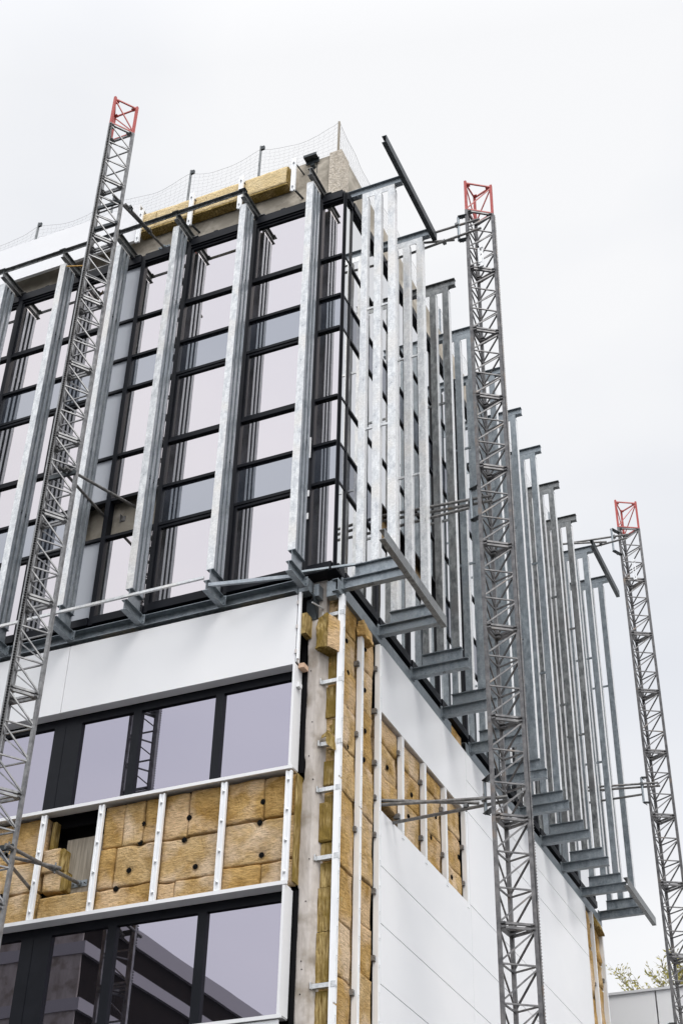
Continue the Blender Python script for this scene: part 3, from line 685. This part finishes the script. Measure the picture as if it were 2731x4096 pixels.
# --- galvanised steel fin frames, right facade
X3 = [(-6.905, -6.798), (-6.672, -6.552), (-6.418, -6.296)]
def fin_right():
    y = 15.595; t = .105
    h = MB(); h.box(-6.905, y, 19.655, -6.296, y+.008, 19.785); h.box(-6.905, y+.0085, 19.777, -6.296, y+t, 19.785)
    fo = h.build('fin_frame', M['galv'], B); fo['swap'] = 1
    for x0, x1 in X3:
        p = MB(); p.box(x0, y-.0025, 11.862, x1, y+t, 19.70)
        o = p.build('fin_post', M['galv'], fo, bevel=.004); o['swap'] = 1
        MB().box(x1+.0005, y-.002, 11.866, x1+.006, y+t-.001, 19.64).build('lit_strip', M['lit_face'], fo)  # thin strip added so the outward face looks lit by the sky
    for z in (16.95, 14.38):
        for xa, xb in ((-6.79, -6.673), (-6.544, -6.419)):
            o = MB().box(xa, y+.03, z-.02, xb, y+.055, z+.02).build('spacer_bar', M['galv'], fo); o['swap'] = 1
    p = MB(); yc = y+.05
    p.ibeam((-7.30, yc, 19.875), (-6.17, yc, 19.875), .17, .10)
    for x in (-7.0, -6.85, -6.35, -6.25): p.tube((x, yc-.035, 19.775), (x, yc-.035, 19.79), .009, 6)
    o = p.build('top_bracket', M['galv_blue'], fo); o['swap'] = 2
    p = MB(); p.ibeam((-7.09, yc, 11.57), (-6.17, yc, 11.57), .17, .10); p.box(-7.115, yc-.075, 11.475, -7.09, yc+.075, 11.67)
    for z in (11.52, 11.62): p.tube((-7.08, yc-.03, z), (-7.065, yc-.03, z), .012, 6)
    p.build('bottom_bracket', M['galv_blue'], fo)
    p = MB(); p.ibeam((-6.93, yc, 11.759), (-6.27, yc, 11.759), .204, .10)
    p.build('footing_beam', M['galv_blue'], fo)
    return fo
F0 = fin_right()
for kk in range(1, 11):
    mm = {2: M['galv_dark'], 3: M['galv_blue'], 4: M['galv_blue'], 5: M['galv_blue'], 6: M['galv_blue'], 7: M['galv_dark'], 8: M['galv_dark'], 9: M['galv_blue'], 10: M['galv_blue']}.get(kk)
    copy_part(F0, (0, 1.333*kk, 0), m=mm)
# writing on the undersides of the bottom brackets
def strokes(pts_list, P, name):
    m = MB()
    for pts in pts_list:
        for a, b_ in zip(pts[:-1], pts[1:]): m.bar(P(*a), P(*b_), .005, .003)
    m.build(name, M['ink'], B)
nn = [(0, 0), (0, 1), (0, .7), (.35, 1), (.6, .8), (.65, 0)]
one = [(0, .6), (.3, 1), (.3, 0)]
two = [(0, .8), (.3, 1), (.6, .75), (.1, 0), (.7, 0)]
zero = [(.35, 1), (0, .6), (.1, .05), (.5, 0), (.7, .5), (.35, 1)]
sh = lambda s_, dx: [(a+dx, b_) for a, b_ in s_]
strokes([nn, sh(one, 1.2), sh(two, 1.8)], lambda a, b_: (-6.72+a*.035, 15.61+b_*.05, 11.4835), 'marker_writing')
strokes([one, sh(zero, .6)], lambda a, b_: (-6.60+a*.035, 18.275+b_*.05, 11.4835), 'marker_writing')
# outer angle rails across the tips
for y0, y1, z in ((14.70, 17.10, 11.575), (14.70, 17.12, 19.885), (27.40, 29.70, 11.575), (27.40, 29.75, 19.885)):
    m = MB(); m.ibeam((-6.125, y0, z), (-6.125, y1, z), .17, .085, chan=-1)
    for yy in (y0+.05, y0+.12, (y0+y1)/2-.1, (y0+y1)/2+.3, y1-.2, y1-.08): m.tube((-6.10, yy, z-.092), (-6.10, yy, z-.08), .008, 6)
    m.build('edge_beam', M['primer' if z > 15 else 'galv_dark'], B)

# --- shallow fin frames, left facade
FX = [-7.60, -8.90, -10.245, -11.45, -12.63, -13.96, -15.3]
YF = [(14.928, 14.998), (15.05, 15.112), (15.168, 15.232)]
def fin_left():
    x = FX[1]
    h = MB(); h.box(x-.058, 14.927, 19.665, x+.058, 15.235, 19.70); 
    fo = h.build('fin_frame', M['galv'], B)
    for i, (y0, y1) in enumerate(YF):
        p = MB(); p.box(x-.06, y0, 11.862, x+.06, y1, 19.665)
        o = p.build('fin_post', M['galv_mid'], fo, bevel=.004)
        if i < 2: MB().box(x-.058, y1+.0005, 11.87, x+.022, YF[i+1][0]-.0005, 19.66).build('shade_web', M['galv_dark'], fo)  # dark filler plate added so the gap between posts reads as shade
        if i == 0: MB().box(x-.061, y0-.007, 11.855, x+.061, y0-.0005, 19.672).build('lit_strip', M['galv'], fo)  # bright strip added: the front's sky light is in its colour
    for z in (17.98, 14.0):
        for ya, yb in ((14.9985, 15.0495), (15.1125, 15.1675)): MB().box(x+.0225, ya, z, x+.045, yb, z+.05).build('spacer_bar', M['primer'], fo)
    p = MB(); xc = x+.03
    p.ibeam((xc, 14.83, 19.86), (xc, 15.60, 19.86), .17, .085)
    p.box(xc+.045, 15.35, 19.80, xc+.17, 15.56, 19.81)
    p.build('top_bracket', M['galv_dark'], fo)
    p = MB(); p.ibeam((xc, 14.80, 11.50), (xc, 15.27, 11.50), .17, .095); p.box(xc-.02, 15.25, 11.42, xc+.085, 15.265, 11.58)
    p.tube((xc+.06, 15.235, 11.46), (xc+.06, 15.255, 11.46), .012, 6); p.tube((xc+.06, 15.235, 11.55), (xc+.06, 15.255, 11.55), .012, 6)
    p.build('bottom_bracket', M['galv_blue'], fo)
    p = MB(); p.ibeam((xc-.02, 14.92, 11.7245), (xc-.02, 15.25, 11.7245), .273, .10); p.build('footing_beam', M['galv_blue'], fo)
    return fo
L0 = fin_left()
for x in [FX[0]] + FX[2:]: copy_part(L0, (x-FX[1], 0, 0))
# long thin rails tying the tips together
m = MB(); m.box(-16.5, 14.80, 19.945, -8.83, 14.86, 19.952); m.box(-16.5, 14.852, 19.89, -8.83, 14.86, 19.944)
m.build('tip_rail', M['galv_dark'], B)
m = MB()
for x in FX[1:]:
    m.box(x-.045, 14.79, 19.953, x+.085, 14.90, 19.96)
m.build('tip_plate', M['primer'], B)
m = MB(); m.box(-16.5, 14.765, 11.60, -8.90, 14.80, 11.64); m.build('tip_rail', M['galv'], B)
m = MB(); m.bar((-8.84, 14.82, 11.50), (-7.62, 15.22, 11.60), .04, .055); m.build('diagonal_rail', M['galv_mid'], B)
m = MB(); m.bar((-7.56, 15.20, 11.64), (-6.90, 15.56, 11.83), .04, .03); m.build('diagonal_rail', M['galv_blue'], B)
m = MB(); m.bar((-12.55, 14.93, 19.60), (-12.30, 15.1, 19.68), .018); m.build('marker_stick', mat('ochre_paint', (.5, .28, .05), .6), B)

# ================================================================== MASTS
def mast(label, A, Bq, Cc, ztop, n, style, red_h=.78, mt='mast', h=1.5):
    A, Bq, Cc = Vector(A), Vector(Bq), Vector(Cc)
    cen = (A+Bq+Cc)/3
    root = thing('climbing_mast', (cen.x, cen.y, GZ), label, 'scaffold mast', 'lattice masts of the climbing platform')
    S = MB(); cs = .052
    z = lambda v, zz: (v.x, v.y, zz)
    z0 = ztop - h
    def lattice(mb, zb, zt, panels, joints=True):
        ph = (zt-zb)/panels
        for v in (A, Bq, Cc): mb.box(v.x-cs/2, v.y-cs/2, zb+.002, v.x+cs/2, v.y+cs/2, zt-.002)
        for i in range(panels+1):
            zz = zb + ph*i
            thick = joints and i in (0, panels)
            if thick: zz += .028 if i == 0 else -.028
            wv = .036 if thick else .022
            for p, q in ((A, Bq), (Bq, Cc), (Cc, A)):
                if i == 0 and not thick: continue
                mb.bar(z(p, zz), z(q, zz), wv, wv*.9)
            if thick:
                for v in (A, Bq, Cc):
                    d = (cen-v).normalized()*.055
                    mb.box(v.x+d.x-.05, v.y+d.y-.05, zz-.012, v.x+d.x+.05, v.y+d.y+.05, zz+.012)
        for i in range(panels):
            lo, hi = zb+ph*i+.03, zb+ph*(i+1)-.03
            if style == 'up':
                prs = ((A, Bq), (Cc, Bq), (A, Cc))
                for a, b_ in prs[:2]: mb.bar(z(a, lo), z(b_, hi), .022)
                mb.bar(z(Cc, lo), z(A, hi), .020)
            else:
                mb.bar(z(A, hi), z(Bq, lo), .021); mb.bar(z(Cc, hi), z(Bq, lo), .018)
    lattice(S, z0, ztop, 3)
    s0 = S.build('mast_section', M[mt], root)
    for i in range(1, n):
        c = s0.copy(); C.objects.link(c); c.location.z -= h*i
    T = MB()
    ph = red_h
    for v in (A, Bq, Cc): T.box(v.x-.022, v.y-.022, ztop, v.x+.022, v.y+.022, ztop+ph+.03)
    for zz in (ztop+.022, ztop+ph-.02):
        for p, q in ((A, Bq), (Bq, Cc), (Cc, A)): T.bar(z(p, zz), z(q, zz), .026)
    lo, hi = ztop+.04, ztop+ph-.04
    if style == 'up': prs = [((A, lo), (Bq, hi)), ((Cc, lo), (Bq, hi)), ((A, hi), (Cc, lo))]
    else: prs = [((A, hi), (Bq, lo)), ((Cc, hi), (Bq, lo)), ((A, hi), (Cc, lo))]
    for (p, a), (q, b_) in prs: T.bar(z(p, a), z(q, b_), .019)
    for v in (A, Bq, Cc):
        d = (cen-v).normalized()*.06
        T.box(v.x+d.x-.035, v.y+d.y-.035, ztop+ph-.05, v.x+d.x+.035, v.y+d.y+.035, ztop+ph-.035)
    T.build('top_section', M['red'], root, label='short red painted end section')
    bs = MB(); bs.box(cen.x-.6, cen.y-.6, GZ, cen.x+.6, cen.y+.6, GZ+.15); bs.build('base_plate', M['mast'], root)
    return root, s0
def rack(root, v, d, zb, zt, mt='black_steel', k=1.0):
    """toothed rack on the outer side of a chord"""
    v = Vector(v); d = Vector(d).normalized(); s_ = Vector((-d.y, d.x, 0))*.016
    m = MB(); p = v + d*.03
    m.bar((p.x+d.x*.012*k, p.y+d.y*.012*k, zb), (p.x+d.x*.012*k, p.y+d.y*.012*k, zt), .03, .024*k, upv=(d.x, d.y, 0))
    zz = zb; st = .042
    q = v + d*.055*k; q2 = v+d*.078*k
    vs = []; fs = []
    while zz < zt-.05:
        n = len(vs)
        for s2 in (-1, 1):
            a = q+s_*s2; b_ = q2+s_*s2
            vs += [(a.x, a.y, zz), (b_.x, b_.y, zz+.009), (b_.x, b_.y, zz+.018), (a.x, a.y, zz+.027)]
        fs += [(n, n+1, n+2, n+3), (n+7, n+6, n+5, n+4), (n, n+4, n+5, n+1), (n+1, n+5, n+6, n+2), (n+2, n+6, n+7, n+3)]
        zz += st
    m.add(vs, fs); m.build('gear_rack', M[mt], root)

def tie(root, tubes, clamps=(), post=None, extra=None, plates=()):
    """wall tie: scaffold tubes, couplers, upright in its two ears"""
    a, b_ = tubes[0]
    m = MB(); m.tube(a, b_, .0242, 14)
    o = m.build('wall_tie', M['tube'], root, smooth=False)
    for a, b_ in tubes[1:]: MB().tube(a, b_, .0242, 14).build('tie_tube', M['tube'], o)
    if post:
        x, y, z0, z1, ax, ay = post
        m = MB(); m.tube((x, y, z0), (x, y, z1), .024, 14)
        m.build('upright_tube', M['galv_blue'], o)
        for zz in (z0, z1):
            m = MB(); m.bar((x, y, zz), (ax, ay, zz), .09, .012); m.bar((x, y, zz), (x+(ax-x)*.5, y+(ay-y)*.5, zz-.06), .02, .01)
            m.build('clamp_ear', M['primer'], o)
    for c in clamps:
        c = Vector(c); m = MB(); m.tube(c+Vector((-.03, 0, 0)), c+Vector((.03, 0, 0)), .037, 10); m.tube(c+Vector((0, 0, -.07)), c+Vector((0, 0, .08)), .012, 8)
        m.box(c.x-.03, c.y-.045, c.z-.025, c.x+.03, c.y+.045, c.z+.025); m.build('coupler', M['galv_dark'], o)
    for c in plates:
        c = Vector(c); m = MB(); m.box(c.x-.12, c.y-.012, c.z-.045, c.x+.12, c.y, c.z+.045); m.tube(c+Vector((0, -.05, 0)), c, .04, 12)
        for dx in (-.09, .09): m.tube(c+Vector((dx, -.045, 0)), c+Vector((dx, 0, 0)), .010, 6)
        m.build('anchor_plate', M['galv_blue'], o)
    return o

# middle mast
MA, MBq, MC = (-5.52, 17.185), (-5.115, 17.46), (-5.48, 17.585)
V3 = lambda p: (p[0], p[1], 0)
mid, _ = mast('red tipped lattice mast standing before the long row of steel fins at the right facade', V3(MA), V3(MBq), V3(MC), 20.43, 14, 'up', .76)
rack(mid, V3(MBq), (.75, .65, 0), GZ, 20.4, 'mast', .72)
tie(mid, [((-5.36, 17.32, 8.737), (-7.34, 17.06, 8.83)), ((-5.80, 17.43, 8.77), (-7.34, 17.03, 8.905)), ((-5.29, 17.36, 8.70), (-7.34, 17.48, 8.71))],
    clamps=((-5.98, 17.40, 8.735), (-5.69, 17.30, 8.75)), post=(-5.68, 17.33, 8.54, 9.03, -5.52, 17.185))
tie(mid, [((-5.36, 17.32, 13.88), (-7.35, 17.13, 13.86)), ((-5.38, 17.40, 13.84), (-7.35, 17.17, 13.79)), ((-5.68, 17.14, 13.60), (-7.35, 17.16, 13.58))],
    clamps=((-5.70, 17.30, 13.85),), post=(-5.68, 17.24, 13.42, 14.02, -5.52, 17.185))
tie(mid, [((-5.28, 17.18, 20.08), (-7.3, 17.10, 19.99)), ((-5.236, 17.11, 19.75), (-7.4, 17.24, 19.74)), ((-5.81, 17.31, 19.88), (-6.50, 17.10, 19.86))],
    clamps=((-5.98, 17.22, 19.80), (-5.70, 17.15, 20.06)), post=(-5.68, 17.17, 19.66, 20.28, -5.52, 17.185))
m = MB(); m.box(-5.36, 17.235, 18.95, -5.33, 17.25, 19.45); m.box(-5.30, 17.26, 18.95, -5.27, 17.275, 19.45); m.box(-5.36, 17.235, 18.93, -5.27, 17.27, 18.99); m.box(-5.36, 17.235, 19.40, -5.27, 17.27, 19.45); m.box(-5.35, 17.22, 19.02, -5.29, 17.24, 19.18)
m.build('hanging_strap', M['alu'], mid)
# left mast
LA, LB, LC = (-11.09, 13.65), (-10.835, 14.007), (-11.318, 14.007)
lef, _ = mast('red tipped lattice mast with black toothed rack standing before the window front on the left', V3(LA), V3(LB), V3(LC), 21.512, 15, 'down', .73, 'mast_light', 1.4775)
rack(lef, V3(LA), (.62, -.8, 0), GZ, 21.49)
tie(lef, [((-10.88, 13.80, 19.62), (-10.88, 15.54, 20.02)), ((-10.79, 14.07, 19.62), (-10.86, 15.04, 19.92))],
    clamps=((-10.77, 14.2, 19.65), (-10.87, 15.0, 19.91)), plates=((-10.88, 15.553, 20.02),))
tie(lef, [((-10.92, 13.83, 13.54), (-10.60, 15.62, 13.84)), ((-10.99, 13.72, 13.54), (-11.30, 15.62, 13.88))], clamps=((-10.93, 13.9, 13.55),))
tie(lef, [((-10.83, 13.83, 7.47), (-10.84, 15.53, 7.62)), ((-11.0, 14.11, 7.46), (-10.74, 14.92, 7.58)), ((-11.02, 13.97, 7.46), (-11.53, 15.40, 7.60))],
    clamps=((-10.78, 14.86, 7.56), (-10.85, 13.92, 7.47), (-11.03, 14.1, 7.47)), plates=((-10.84, 15.543, 7.62),))
for zz in (19.6, 19.06, 13.52, 7.5):
    m = MB(); m.bar((-11.32, 13.95, zz), (-10.82, 13.97, zz), .04, .07); m.build('clamp_ear', M['primer'], lef)
# right mast
RA, RB_, RC = (-5.645, 28.34), (-5.205, 28.585), (-5.62, 28.80)
rig, _ = mast('red tipped lattice mast at the far end of the long facade, against the sky', V3(RA), V3(RB_), V3(RC), 20.835, 15, 'up', .79)
rack(rig, V3(RC), (-.5, .8, 0), GZ, 20.8)
tie(rig, [((-5.40, 28.25, 20.5), (-7.35, 27.95, 20.46)), ((-5.38, 27.85, 20.12), (-7.35, 27.98, 20.10)), ((-5.85, 27.80, 20.10), (-7.3, 27.35, 20.1))],
    clamps=((-6.0, 27.84, 20.11), (-5.74, 28.2, 20.48)), post=(-5.77, 28.10, 20.02, 20.66, -5.645, 28.34))
tie(rig, [((-5.43, 28.38, 14.06), (-7.3, 27.95, 14.05)), ((-5.42, 28.48, 14.03), (-7.3, 28.05, 14.02)), ((-5.80, 28.40, 13.86), (-7.3, 28.35, 13.85))],
    clamps=((-5.77, 28.3, 14.05),), post=(-5.77, 28.3, 13.62, 14.2, -5.645, 28.34))
tie(rig, [((-5.43, 28.38, 8.46), (-7.3, 27.95, 8.45))], post=(-5.77, 28.3, 8.2, 9.0, -5.645, 28.34))
m = MB(); m.box(-5.44, 28.40, 19.30, -5.36, 28.44, 19.34); m.box(-5.44, 28.40, 19.34, -5.42, 28.43, 19.86); m.box(-5.38, 28.42, 19.34, -5.36, 28.45, 19.86); m.box(-5.44, 28.39, 19.80, -5.36, 28.44, 19.87); m.build('hanging_strap', M['alu'], rig)

# ================================================================== ROOF NET
N = thing('safety_net', (-10.5, 15.62, 21.08), 'thin wire mesh net strung on posts along the concrete roof edge', 'safety net')
nm = MB(); cell = .10
PX = [-7.42, -9.05, -10.56, -12.3, -14.05, -15.8]
def strip(P, L0_, L1_, posts, ztop0, sag):
    n = int(abs(L1_-L0_)/cell); rows = 9
    def top(s_):
        for a, b_ in zip(posts[:-1], posts[1:]):
            if min(a, b_) <= s_ <= max(a, b_):
                t = (s_-a)/(b_-a); return ztop0 - sag*4*t*(1-t)
        return ztop0 - sag
    pts = []
    for i in range(n+1):
        s_ = L0_ + (L1_-L0_)*i/n; zt = top(s_)
        col = []
        for j in range(rows+1):
            t = j/rows
            zz = 21.02 + (zt-21.02)*t
            wv = .018*noise.noise(Vector((i*.9, j*.9, L0_))) + (.016 if (i+j) % 2 else -.016)*(0 if j == rows else 1)
            col.append(Vector(P(s_ + wv, .03*noise.noise(Vector((i*.2, j*.3, 3))), zz + .012*noise.noise(Vector((i*.7, j*.7, 8))))))
        pts.append(col)
    for i in range(n+1):
        for j in range(rows+1):
            if i < n: nm.tube(pts[i][j], pts[i+1][j], .0036 if j == rows else .0016, 3)
            if j < rows: nm.tube(pts[i][j], pts[i][j+1], .0016, 3)
strip(lambda s_, d, zz: (s_, 15.62+d, zz), PX[0], PX[-1], PX, 22.05, .22)
strip(lambda s_, d, zz: (-7.42+d, s_, zz), 15.64, 28.8, [15.64, 18.3, 21.0, 23.6, 26.2, 28.8], 22.08, .18)
nm.build('net_mesh', M['net'], N)
for i, x in enumerate(PX):
    m = MB(); top_ = 22.15 if i else 22.08
    m.box(x-.017, 15.62, 20.9, x+.017, 15.655, top_)
    p = m.build('net_post', M['wood' if i == 0 else 'galv_dark'], N)
    if i: MB().box(x+.018, 15.60, top_-.14, x+.09, 15.64, top_-.05).build('post_clamp', M['primer'], p)
for y in (18.3, 21.0, 23.6, 26.2, 28.8):
    m = MB(); m.box(-7.46, y-.017, 20.9, -7.425, y+.017, 22.12); p = m.build('net_post', M['galv_blue'], N)

# ================================================================== BACKGROUND
H = thing('white_hall', (2, 42, GZ), 'low flat roofed white sheet clad hall behind the lattice masts', 'building')
m = MB(); yy = 34.0; zt = 11.60
xs = [-14.0, -7.17, -1.0, 5.0, 11.0, 18.0]
for i in range(5): m.box(xs[i]+.02, yy, GZ, xs[i+1]-.02, yy+.3, zt)
m.box(-14, yy+.31, GZ, 18, 52, zt-.1)
hb = m.build('wall', M['hall'], H)
m = MB(); m.box(-14, yy-.04, zt+.001, 18, yy+.34, zt+.06); m.build('roof_coping', M['panel'], H)

T = thing('leafy_tree', (-5.2, 38.5, GZ), 'sparse green tree whose twigs rise over the roof of the white hall', 'tree')
rnd = random.Random(11)
tm = MB(); lf = MB()
trunk = [Vector((-5.2, 38.5, GZ)), Vector((-5.1, 38.5, 4)), Vector((-5.3, 38.4, 7.4)), Vector((-5.2, 38.5, 9.9))]
for i in range(3): tm.tube(trunk[i], trunk[i+1], .22-.05*i, 10, .22-.05*(i+1))
def leaf(p, d):
    s_ = d.cross(Vector((rnd.uniform(-1, 1), rnd.uniform(-1, 1), rnd.uniform(-1, 1)))).normalized()
    L = rnd.uniform(.08, .14); w2 = L*.18
    q = p + d*L
    lf.add([p, p+d*L*.45+s_*w2, q, p+d*L*.45-s_*w2], [(0, 1, 2, 3)])
def branch(p, d, L, r, lev):
    n = 5; pts = [p]
    for i in range(n):
        d = (d + Vector((rnd.uniform(-.22, .22), rnd.uniform(-.22, .22), rnd.uniform(-.14, .16)))).normalized()
        p = p + d*L/n; pts.append(p)
    for i in range(n): tm.tube(pts[i], pts[i+1], r*(1-i/n*.7), 5, r*(1-(i+1)/n*.7))
    if lev < 3:
        for i in range(1, n+1):
            for _ in range(2 if lev else 3):
                dd = (d + Vector((rnd.uniform(-1, 1), rnd.uniform(-1, 1), rnd.uniform(-.4, .8)))*.8).normalized()
                branch(pts[i], dd, L*rnd.uniform(.35, .55), r*.5, lev+1)
    if lev >= 2:
        for i in range(n):
            for _ in range(1):
                a = pts[i].lerp(pts[i+1], rnd.random())
                leaf(a, (d + Vector((rnd.uniform(-1, 1), rnd.uniform(-1, 1), rnd.uniform(-1, .5)))).normalized())
for a in range(9):
    th = a*2*math.pi/9 + rnd.uniform(-.2, .2)
    branch(trunk[2].lerp(trunk[3], rnd.random()), Vector((math.cos(th), math.sin(th)*.6, rnd.uniform(.3, .6))).normalized(), rnd.uniform(2.2, 2.9), .06, 0)
fork = Vector((-6.5, 38.4, 11.95)); tm.tube(trunk[3], fork, .06, 6, .035)
for dv, L in (((-.90, 0, .50), 2.1), ((-.86, .1, .62), 1.3), ((-.5, 0, .9), .9), ((.3, .1, .9), .9), ((.9, 0, .6), 1.2)):
    branch(fork, Vector(dv).normalized(), L, .02, 1)
tk = tm.build('trunk', M['bark'], T); lf.build('crown', M['leaf'], T)

# wing across the yard, seen only as a reflection in the lower windows
Wg = thing('brown_wing', (-27, -14, GZ), 'dark brown office wing with pale bands across the yard, mirrored in the lower left windows', 'building')
x0 = -20.0
m = MB(); m.box(-34, -40, GZ, x0, 1.8, 13.4); m.build('wall', M['brick'], Wg)
m = MB()
for z0, z1 in ((13.4, 13.85), (12.48, 12.78), (11.1, 11.4), (9.5, 9.8), (7.8, 8.1)): m.box(-34.1, -40.1, z0, x0+.1, 1.9, z1)
m.build('pale_band', M['band'], Wg)
m = MB(); m.box(-34, 1.81, GZ, x0-.02, 1.86, 13.38); m.build('end_wall', M['concrete_pale'], Wg)
